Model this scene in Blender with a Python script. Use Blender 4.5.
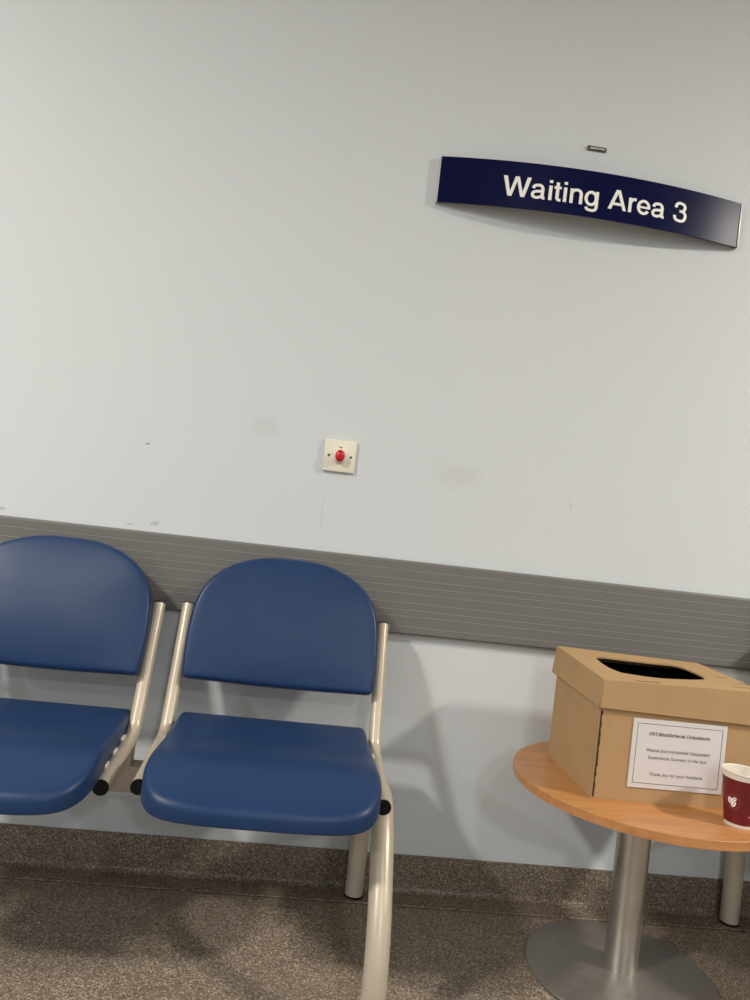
import bpy, bmesh, math, random
from mathutils import Vector, Matrix
random.seed(4)
S = bpy.context.scene
for o in list(bpy.data.objects):
    bpy.data.objects.remove(o)
COL = S.collection

# ------------------------------------------------------------------ camera
YAW, PITCH, ROLL = 0.08524, -0.02127, 0.11577
CD, CH = 2.04004, 1.00705
def make_camera():
    f = Vector((math.sin(YAW)*math.cos(PITCH), math.cos(YAW)*math.cos(PITCH), -math.sin(PITCH)))
    r = Vector((math.cos(YAW), -math.sin(YAW), 0))
    u = r.cross(f)
    r2 = r*math.cos(ROLL)+u*math.sin(ROLL)
    u2 = -r*math.sin(ROLL)+u*math.cos(ROLL)
    cd = bpy.data.cameras.new('camera'); co = bpy.data.objects.new('camera', cd); COL.objects.link(co)
    M = Matrix((r2, u2, -f)).transposed().to_4x4(); M.translation = (0, -CD, CH)
    co.matrix_world = M
    cd.sensor_fit = 'HORIZONTAL'; cd.sensor_width = 36; cd.lens = 751.04/750*36
    cd.clip_start = 0.02; cd.clip_end = 60
    S.camera = co
make_camera()

# ------------------------------------------------------------------ world, lights, exposure
w = bpy.data.worlds.new('world'); S.world = w; w.use_nodes = True
w.node_tree.nodes['Background'].inputs[0].default_value = (0.80, 0.85, 0.9, 1)
w.node_tree.nodes['Background'].inputs[1].default_value = 0.25
S.view_settings.view_transform = 'Standard'; S.view_settings.look = 'None'
S.view_settings.exposure = -0.10; S.view_settings.gamma = 1; S.view_settings.use_curve_mapping = False
CEIL = 3.02
LIGHTS = [  # x, y, power, colour
    (3.34, -1.70, 155, (1.0, 0.93, 0.82)),
    (-2.35, -2.25, 140, (1.0, 0.93, 0.84)),
    (0.6, -3.6, 20, (1.0, 0.95, 0.88)),  # weak frontal fill lamp, added behind the camera
    (-4.9, -4.6, 90, (0.95, 0.97, 1.0)),
    (0.9, -6.0, 70, (0.97, 0.98, 1.0)),  # distant fill lamp, added to even out the wall
]
def lamp(x, y, p, c):
    L = bpy.data.lights.new('panel_and_fill_light', 'AREA'); L.shape = 'SQUARE'; L.size = 0.28; L.energy = p; L.color = c
    o = bpy.data.objects.new('panel_and_fill_light', L); COL.objects.link(o); o.location = (x, y, CEIL-0.045)
for a in LIGHTS: lamp(*a)

# ------------------------------------------------------------------ materials
def mat(name, col, rough=0.5, metal=0.0, spec=0.5, coat=0.0, sheen=0.0):
    m = bpy.data.materials.new(name); m.use_nodes = True
    b = m.node_tree.nodes['Principled BSDF']
    b.inputs['Base Color'].default_value = (*col, 1); b.inputs['Roughness'].default_value = rough
    b.inputs['Metallic'].default_value = metal; b.inputs['Specular IOR Level'].default_value = spec
    b.inputs['Coat Weight'].default_value = coat
    b.inputs['Sheen Weight'].default_value = sheen
    return m
class NT:
    def __init__(s, m): s.t = m.node_tree; s.b = s.t.nodes['Principled BSDF']
    def n(s, typ, **k):
        x = s.t.nodes.new(typ)
        for a, v in k.items(): setattr(x, a, v)
        return x
    def l(s, a, b): s.t.links.new(a, b)
    def coords(s, scale=(1, 1, 1), kind='Object'):
        tc = s.n('ShaderNodeTexCoord'); mp = s.n('ShaderNodeMapping'); mp.inputs['Scale'].default_value = scale
        s.l(tc.outputs[kind], mp.inputs[0]); return mp.outputs[0]
    def noise(s, co, scale, detail=2, rough=0.5):
        x = s.n('ShaderNodeTexNoise'); x.inputs['Scale'].default_value = scale; x.inputs['Detail'].default_value = detail
        x.inputs['Roughness'].default_value = rough; s.l(co, x.inputs['Vector']); return x.outputs['Fac']
    def ramp(s, fac, stops, interp='LINEAR'):
        x = s.n('ShaderNodeValToRGB'); x.color_ramp.interpolation = interp
        e = x.color_ramp.elements
        while len(e) < len(stops): e.new(0.5)
        for k, (p, c) in enumerate(stops):
            e[k].position = p; e[k].color = (*c, 1) if len(c) == 3 else c
        s.l(fac, x.inputs[0]); return x.outputs[0]
    def mix(s, fac, a, b, mode='MIX'):
        x = s.n('ShaderNodeMix', data_type='RGBA', blend_type=mode)
        if isinstance(fac, (int, float)): x.inputs[0].default_value = fac
        else: s.l(fac, x.inputs[0])
        for i, v in ((6, a), (7, b)):
            if isinstance(v, tuple): x.inputs[i].default_value = (*v, 1)
            else: s.l(v, x.inputs[i])
        return x.outputs[2]
    def bump(s, h, strength, dist):
        x = s.n('ShaderNodeBump'); x.inputs['Strength'].default_value = strength; x.inputs['Distance'].default_value = dist
        s.l(h, x.inputs['Height']); s.l(x.outputs[0], s.b.inputs['Normal'])
    def math(s, op, a, b=None):
        x = s.n('ShaderNodeMath', operation=op)
        for i, v in ((0, a), (1, b)):
            if v is None: continue
            if isinstance(v, (int, float)): x.inputs[i].default_value = v
            else: s.l(v, x.inputs[i])
        return x.outputs[0]
    def base(s, c): s.l(c, s.b.inputs['Base Color'])
    def rough(s, c): s.l(c, s.b.inputs['Roughness'])

def wall_material():
    m = mat('painted_wall', (0.55, 0.59, 0.60), 0.62, spec=0.3); t = NT(m)
    co = t.coords()
    n1 = t.noise(co, 1.3, 4)
    c = t.mix(n1, (0.632, 0.680, 0.714), (0.662, 0.706, 0.732))
    # scuffs and rubbed patches, each at a place of its own: x, z, half width, half height, tilt, strength, colour
    marks = [(0.386, 1.145, .085, .055, 0, .16, (0.40, .42, .41), 12), (-0.146, 1.215, .05, .035, 0, .16, (.40, .42, .41), 14),
             (-0.402, 0.920, .016, .007, .25, .42, (.22, .22, .21), 160), (-0.466, 0.912, .010, .004, 0, .4, (.25, .25, .24), 160),
             (-0.445, 1.128, .008, .003, .4, .8, (.2, .2, .2), 120), (-0.795, 0.915, .012, .006, 0, .45, (.22, .22, .21), 160),
             (0.036, 0.993, .0012, .06, .03, .5, (.38, .40, .40), 40), (0.72, 1.10, .004, .018, .3, .3, (.33, .35, .35), 60)]
    sep = t.n('ShaderNodeSeparateXYZ'); t.l(co, sep.inputs[0]); X, Z = sep.outputs[0], sep.outputs[2]
    for (x, z, hw, hh, tl, st, cc, ns) in marks:
        dx = t.math('SUBTRACT', X, x); dz = t.math('SUBTRACT', Z, z)
        ca, sa = math.cos(tl), math.sin(tl)
        a = t.math('DIVIDE', t.math('ADD', t.math('MULTIPLY', dx, ca), t.math('MULTIPLY', dz, sa)), hw)
        b = t.math('DIVIDE', t.math('SUBTRACT', t.math('MULTIPLY', dz, ca), t.math('MULTIPLY', dx, sa)), hh)
        d = t.math('SQRT', t.math('ADD', t.math('MULTIPLY', a, a), t.math('MULTIPLY', b, b)))
        nn = t.math('MULTIPLY', t.math('SUBTRACT', t.noise(co, ns, 3), 0.5), 1.6)
        k = t.math('SUBTRACT', 1.0, t.math('ADD', d, nn))
        mx = t.n('ShaderNodeMath', operation='MULTIPLY', use_clamp=True); t.l(k, mx.inputs[0]); mx.inputs[1].default_value = 1.6
        c = t.mix(t.math('MULTIPLY', mx.outputs[0], st), c, cc)
    t.base(c)
    t.bump(t.noise(co, 260, 3), 0.12, 0.002)
    return m
def vinyl_material(name, dark=1.0):
    m = mat(name, (.2, .17, .13), 0.42, spec=0.4); t = NT(m); co = t.coords()
    v = t.n('ShaderNodeTexVoronoi'); v.inputs['Scale'].default_value = 330; t.l(co, v.inputs['Vector'])
    sp = t.n('ShaderNodeSeparateColor'); t.l(v.outputs['Color'], sp.inputs[0])
    g = lambda c: tuple(x*dark for x in c)
    c1 = t.ramp(sp.outputs[0], [(0, g((.085, .062, .045))), (.25, g((.165, .130, .097))), (.6, g((.228, .184, .142))), (.85, g((.34, .28, .22))), (1, g((.55, .47, .37)))])
    n = t.noise(co, 520, 3, .7)
    c2 = t.ramp(n, [(.32, (.42, .42, .42)), (.5, (1, 1, 1)), (.68, (1.6, 1.57, 1.5))])
    c = t.mix(.8, c1, c2, 'MULTIPLY')
    big = t.noise(co, 5, 3)
    c = t.mix(t.ramp(big, [(.4, (0, 0, 0)), (.75, (.25, .25, .25))]), c, (.13, .11, .08))
    t.base(c)
    t.bump(n, .25, .0008)
    t.rough(t.ramp(big, [(.3, (.36,)*3), (.7, (.5,)*3)]))
    return m
def blue_material():
    m = mat('blue_vinyl', (0.022, 0.066, 0.19), 0.42, spec=0.38, sheen=0.03); t = NT(m); co = t.coords()
    b = m.node_tree.nodes['Principled BSDF']; b.inputs['Sheen Roughness'].default_value = .4
    n = t.noise(co, 6, 5)
    t.base(t.mix(n, (0.005, 0.028, 0.096), (0.009, 0.038, 0.118)))
    t.rough(t.ramp(n, [(.3, (.36,)*3), (.7, (.5,)*3)]))
    t.bump(t.noise(co, 900, 2), .12, .0006)
    return m
def metal_material(name, col, rough, metal, brushed=(1, 1, 60)):
    m = mat(name, col, rough, metal); t = NT(m); co = t.coords(brushed)
    n = t.noise(co, 40, 3)
    t.rough(t.ramp(n, [(.3, (rough*.85,)*3), (.7, (rough*1.2,)*3)]))
    t.base(t.mix(n, tuple(x*.94 for x in col), tuple(min(1, x*1.05) for x in col)))
    return m
def card_material(flute=True):
    m = mat('corrugated_cardboard', (.45, .29, .15), .8, spec=.2); t = NT(m); co = t.coords()
    n = t.noise(co, 14, 5); f = t.noise(t.coords((60, 60, 3)), 6, 3)
    c = t.mix(n, (.43, .275, .135), (.51, .34, .18)); c = t.mix(t.math('MULTIPLY', f, .25), c, (.34, .21, .10))
    t.base(c)
    wv = t.n('ShaderNodeTexWave', wave_type='BANDS', bands_direction='X'); wv.inputs['Scale'].default_value = 42; t.l(co, wv.inputs[0])
    t.bump(wv.outputs['Fac'], .22, .0008)
    return m
def wood_material():
    m = mat('beech_laminate', (.5, .24, .08), .34, spec=.5); t = NT(m)
    co = t.coords((1, 14, 14)); n = t.noise(co, 5, 6, .6)
    f = t.noise(t.coords((6, 120, 60)), 6, 3)
    c = t.ramp(n, [(.3, (.46, .20, .068)), (.55, (.56, .265, .098)), (.75, (.62, .31, .12))])
    c = t.mix(t.math('MULTIPLY', f, .3), c, (.36, .15, .045))
    t.base(c); return m

M = dict(
    wall=wall_material(), floor=vinyl_material('speckled_vinyl_floor'), cove=vinyl_material('speckled_vinyl_skirting', .78),
    rail=mat('grey_rail_vinyl', (.168, .167, .160), .45, spec=.4),
    blue=blue_material(), cream=metal_material('cream_powder_coat', (.57, .505, .40), .34, .2, (1, 1, 1)),
    tab=mat('pale_fixing_tab', (.8, .78, .72), .4),
    taupe=metal_material('taupe_painted_steel', (.36, .32, .27), .45, .2, (1, 1, 1)),
    black=mat('black_plastic', (.003, .003, .0035), .5, spec=.2), dark=mat('matt_black_insert', (.002, .002, .002), .8, spec=.1),
    steel=metal_material('brushed_steel', (.56, .525, .475), .34, .9), plate=metal_material('satin_base_plate', (.30, .285, .265), .42, .7, (1, 1, 1)),
    wood=wood_material(), card=card_material(), seam=mat('exposed_board_edge', (.045, .028, .015), .9),
    paper=mat('white_paper', (.72, .70, .71), .35), ink=mat('black_ink', (.015, .015, .02), .6),
    navy=mat('navy_sign_enamel', (.004, .006, .046), .28, spec=.08), white=mat('white_lettering', (.93, .93, .90), .5),
    silver=metal_material('silver_edge', (.6, .6, .6), .4, .6, (1, 1, 1)),
    cream_plastic=mat('cream_switch_plastic', (.82, .78, .66), .35), red=mat('red_plastic', (.55, .008, .015), .22),
    screw=mat('screw_metal', (.10, .095, .08), .4, .8), maroon=mat('maroon_print', (.155, .007, .014), .45), cup=mat('cream_paper_cup', (.78, .73, .64), .5),
    ceiling=mat('white_ceiling', (.82, .82, .8), .8), diffuser=mat('light_diffuser', (.9, .9, .9), .5), beige_line=mat('pink_beige_print', (.6, .35, .32), .6),
)

# ------------------------------------------------------------------ mesh helpers
def link(name, me, m, parent=None, smooth=True, loc=None):
    o = bpy.data.objects.new(name, me); COL.objects.link(o)
    if m is not None: me.materials.append(m)
    if smooth:
        me.polygons.foreach_set('use_smooth', [True]*len(me.polygons)); me.set_sharp_from_angle(angle=math.radians(38))
    if parent: o.parent = parent
    if loc: o.location = loc
    return o
def bm_obj(name, bm, m, parent=None, smooth=True):
    bmesh.ops.recalc_face_normals(bm, faces=bm.faces)
    me = bpy.data.meshes.new(name); bm.to_mesh(me); bm.free()
    return link(name, me, m, parent, smooth)
def thing(name, label, cat, loc=(0, 0, 0), rz=0, group=None):
    o = bpy.data.objects.new(name, None); COL.objects.link(o); o.location = loc; o.rotation_euler = (0, 0, rz)
    o['label'] = label; o['category'] = cat
    if group: o['group'] = group
    return o
def tag(o, label, cat, group=None):
    o['label'] = label; o['category'] = cat
    if group: o['group'] = group
    return o
def add_box(bm, x0, x1, y0, y1, z0, z1, bev=0.0, seg=2):
    r = bmesh.ops.create_cube(bm, size=1.0)
    vs = r['verts']
    for v in vs:
        v.co = Vector(((x0+x1)/2+v.co.x*(x1-x0), (y0+y1)/2+v.co.y*(y1-y0), (z0+z1)/2+v.co.z*(z1-z0)))
    if bev > 0:
        es = list({e for v in vs for e in v.link_edges})
        bmesh.ops.bevel(bm, geom=es, offset=bev, segments=seg, affect='EDGES', profile=.5)
def box_obj(name, dims, m, parent=None, bev=0.0):
    bm = bmesh.new(); add_box(bm, *dims, bev=bev); return bm_obj(name, bm, m, parent)
def lathe(bm, prof, n=64, c=(0, 0), close=True):
    rings = []
    for (r, z) in prof:
        if r < 1e-6: rings.append([bm.verts.new((c[0], c[1], z))])
        else: rings.append([bm.verts.new((c[0]+r*math.cos(2*math.pi*k/n), c[1]+r*math.sin(2*math.pi*k/n), z)) for k in range(n)])
    for a, b in zip(rings, rings[1:]):
        for k in range(n):
            k2 = (k+1) % n
            if len(a) == 1 and len(b) == 1: continue
            if len(a) == 1: bm.faces.new((a[0], b[k], b[k2]))
            elif len(b) == 1: bm.faces.new((a[k], a[k2], b[0]))
            else: bm.faces.new((a[k], a[k2], b[k2], b[k]))
def fillet_path(pts, rad, seg=10):
    pts = [Vector(q) for q in pts]; out = [pts[0]]
    for i in range(1, len(pts)-1):
        a, b, c = pts[i-1], pts[i], pts[i+1]; r = rad[i-1] if isinstance(rad, (list, tuple)) else rad
        u = (a-b).normalized(); v = (c-b).normalized(); ang = u.angle(v)
        d = min(r/math.tan(ang/2), (a-b).length*.49, (c-b).length*.49)
        p0 = b+u*d; p1 = b+v*d
        for k in range(seg+1):
            t = k/seg; out.append(p0*(1-t)**2+b*2*t*(1-t)+p1*t*t)
    out.append(pts[-1]); return out
def tube(bm, path, rx, ry=None, n=24, cap=True, cross=Vector((1, 0, 0))):
    ry = ry or rx; rings = []
    for i, q in enumerate(path):
        t = (path[min(i+1, len(path)-1)]-path[max(i-1, 0)]).normalized()
        a = (cross-t*cross.dot(t)).normalized(); b = t.cross(a)
        rings.append([bm.verts.new(q+a*rx*math.cos(2*math.pi*k/n)+b*ry*math.sin(2*math.pi*k/n)) for k in range(n)])
    for A, B in zip(rings, rings[1:]):
        for k in range(n): bm.faces.new((A[k], A[(k+1) % n], B[(k+1) % n], B[k]))
    if cap: bm.faces.new(rings[0][::-1]); bm.faces.new(rings[-1])
def slab(outline, th, r, puff, deform, backpuff=0.0, nseg=5, inner=8):
    """rounded cushion: outline [(u,v)] convex; thickness axis w; deform(u,v,w) -> Vector"""
    n = len(outline); cx = sum(q[0] for q in outline)/n; cy = sum(q[1] for q in outline)/n
    P = [Vector((q[0], q[1])) for q in outline]; N = []
    for i in range(n):
        t = (P[(i+1) % n]-P[i-1]).normalized(); N.append(Vector((t.y, -t.x)))
    area = sum(P[i].x*P[(i+1) % n].y-P[(i+1) % n].x*P[i].y for i in range(n))
    if area < 0: N = [-k for k in N]
    rings = []
    def ring(ins, w, sc=1.0):
        return [((P[i].x-N[i].x*ins-cx)*sc+cx, (P[i].y-N[i].y*ins-cy)*sc+cy, w) for i in range(n)]
    rb = r*.45
    for k in range(inner, 0, -1):
        s = k/inner; rings.append(ring(rb, -th/2-backpuff*(1-(1-s)**2), 1-s if k < inner else 0.02))
    for k in range(nseg+1):
        a = math.pi/2*k/nseg; rings.append(ring(rb*(1-math.sin(a)), -th/2+rb*(1-math.cos(a))))
    for k in range(nseg+1):
        a = math.pi/2*k/nseg; rings.append(ring(r*(1-math.cos(a)), th/2-r+r*math.sin(a)))
    for k in range(1, inner+1):
        s = k/inner; rings.append(ring(r, th/2+puff*(1-(1-s)**2.2), 1-s if k < inner else 0.02))
    bm = bmesh.new()
    V = [[bm.verts.new(deform(*q)) for q in R] for R in rings]
    for A, B in zip(V, V[1:]):
        for k in range(n): bm.faces.new((A[k], A[(k+1) % n], B[(k+1) % n], B[k]))
    bm.faces.new(V[0][::-1]); bm.faces.new(V[-1])
    return bm
def smooth_outline(pts, closed=True, sub=6):
    out = []; n = len(pts)
    for i in range(n):
        p0, p1, p2, p3 = [Vector(pts[(i+k) % n]) for k in (-1, 0, 1, 2)]
        for s in range(sub):
            t = s/sub
            out.append(.5*((2*p1)+(p2-p0)*t+(2*p0-5*p1+4*p2-p3)*t*t+(-p0+3*p1-3*p2+p3)*t**3))
    return [(q.x, q.y) for q in out]
def text_letters(body):
    """list of (character, mesh) laid out on a baseline from x = 0, plus the extent"""
    out = []; x = 0
    for ch in body:
        adv, cont = GLYPHS[ch]
        if cont:
            cu = bpy.data.curves.new('t', 'CURVE'); cu.dimensions = '2D'; cu.fill_mode = 'BOTH'
            for c in cont:
                sp = cu.splines.new('POLY'); sp.points.add(len(c)-1); sp.use_cyclic_u = True
                for k, (a, b) in enumerate(c): sp.points[k].co = (a/1000, b/1000, 0, 1)
            o = bpy.data.objects.new('t', cu); COL.objects.link(o)
            dg = bpy.context.evaluated_depsgraph_get(); dg.update()
            me = bpy.data.meshes.new_from_object(o.evaluated_get(dg)); bpy.data.objects.remove(o); bpy.data.curves.remove(cu)
            me.materials.clear()
            for v in me.vertices: v.co.x += x; v.co.z = 0
            out.append((ch, me))
        x += adv/1000
    xs = [v.co.x for _, me in out for v in me.vertices]
    return out, min(xs), max(xs)
def join_meshes(items, shifts=(0,)):
    bm = bmesh.new()
    for dx in shifts:
        for _, me in items:
            n = len(bm.verts); bm.from_mesh(me); bm.verts.ensure_lookup_table()
            for v in bm.verts[n:]: v.co.x += dx
    me = bpy.data.meshes.new('text'); bm.to_mesh(me); bm.free(); return me
# sign lettering, cap height 100: ('p', polygon), ('s', smooth stroke), ('l', straight stroke), ('h', triangle-strip quads)
SIGN = {
 'W': (133, [('p', [(1, 100), (20, 100), (37, 25), (29, 0), (27, 0)]), ('p', [(27, 0), (46, 0), (37, 25)]), ('p', [(37, 25), (46, 0), (66.5, 76), (57, 100)]), ('p', [(57, 100), (66.5, 76), (76, 100)]), ('p', [(66.5, 76), (87, 0), (96, 25), (76, 100)]), ('p', [(87, 0), (106, 0), (96, 25)]), ('p', [(96, 25), (106, 0), (132, 100), (113, 100)])]),
 'A': (94, [('p', [(1, 0), (18, 0), (47, 80), (37, 100)]), ('p', [(37, 100), (47, 80), (57, 100)]), ('p', [(47, 80), (76, 0), (93, 0), (57, 100)]), ('p', [(25, 22), (69, 22), (65, 35.5), (29, 35.5)])]),
 'a': (77, [('s', [(12, 50), (16, 62), (32, 68), (49, 65), (56, 52), (56, 36), (56, 15), (59, 6.5), (68, 6.5)], 15.5), ('s', [(55, 42), (44, 38), (26, 36), (13, 30), (10, 19), (15, 9), (28, 5.5), (43, 9), (54, 19), (56, 32)], 15)]),
 'i': (31, [('p', [(8, 0), (24, 0), (24, 73), (8, 73)]), ('p', [(8, 86), (24, 86), (24, 100), (8, 100)])]),
 't': (39, [('s', [(18, 93), (18, 60), (18, 30), (18.5, 13), (25, 6.5), (36, 6)], 16), ('p', [(2, 60), (36, 60), (36, 73), (2, 73)])]),
 'n': (78, [('p', [(8, 0), (24, 0), (24, 73), (8, 73)]), ('s', [(16, 44), (20, 58), (31, 66.5), (45, 67.5), (57, 62), (61.5, 48), (61.5, 24), (61.5, 0)], 16)]),
 'g': (77, [('e', (33, 36.5, 24.5, 31, 0, 360), 15.5), ('p', [(53.2, -2), (68.8, -2), (68.8, 73), (53.2, 73)]), ('s', [(61.2, 0), (59.5, -13), (49, -21.5), (33, -22.5), (17, -18.5), (12, -8)], 15)]),
 'r': (47, [('p', [(8, 0), (24, 0), (24, 73), (8, 73)]), ('s', [(16, 40), (20, 56), (30, 65.5), (46, 67)], 16)]),
 'e': (77, [('e', (38, 36.5, 26.5, 31, 0, 328), 15.5), ('p', [(14, 30.5), (71, 30.5), (71, 41.5), (14, 41.5)])]),
 '3': (77, [('s', [(11, 70), (15, 86), (27, 94), (41, 94), (55, 88), (59, 76), (55, 63), (44, 55), (30, 54.5)], 15.5), ('s', [(30, 54.5), (47, 54), (61, 45), (64, 30), (58, 13), (44, 6), (31, 6), (16, 10), (9, 20), (8, 31)], 15.5)]),
}
def sign_letters(body):
    out = []; x = 0
    for ch in body:
        if ch == ' ': x += 39; continue
        adv, parts = SIGN[ch]; bm = bmesh.new()
        for q in parts:
            if q[0] == 'p':
                # horizontal slices keep the face on the curved panel
                bm.faces.new([bm.verts.new((a+x, b, 0)) for a, b in q[1]]); continue
            if q[0] == 'e':
                cx, cy, rx, ry, a0, a1 = q[1]; n = 48
                P = [Vector((cx+rx*math.cos(math.radians(a0+(a1-a0)*k/n)), cy+ry*math.sin(math.radians(a0+(a1-a0)*k/n)))) for k in range(n+1)]
            else:
                K = [Vector(p) for p in q[1]]; P = []
                for i in range(len(K)-1):
                    p0 = K[max(i-1, 0)]; p1 = K[i]; p2 = K[i+1]; p3 = K[min(i+2, len(K)-1)]
                    for k in range(6):
                        t = k/6; P.append(.5*((2*p1)+(p2-p0)*t+(2*p0-5*p1+4*p2-p3)*t*t+(-p0+3*p1-3*p2+p3)*t**3))
                P.append(K[-1])
            prev = None; w_ = q[2]/2
            for i, p in enumerate(P):
                d = (P[min(i+1, len(P)-1)]-P[max(i-1, 0)]).normalized()
                wl = w_*(1-.10*abs(d.x))
                a = bm.verts.new((p.x-d.y*wl+x, p.y+d.x*wl, 0)); b = bm.verts.new((p.x+d.y*wl+x, p.y-d.x*wl, 0))
                if prev: bm.faces.new((prev[0], prev[1], b, a))
                prev = (a, b)
        me = bpy.data.meshes.new('letter'); bm.to_mesh(me); bm.free(); out.append((ch, me)); x += adv
    xs = [v.co.x for _, me in out for v in me.vertices]
    return out, min(xs), max(xs)
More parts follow.
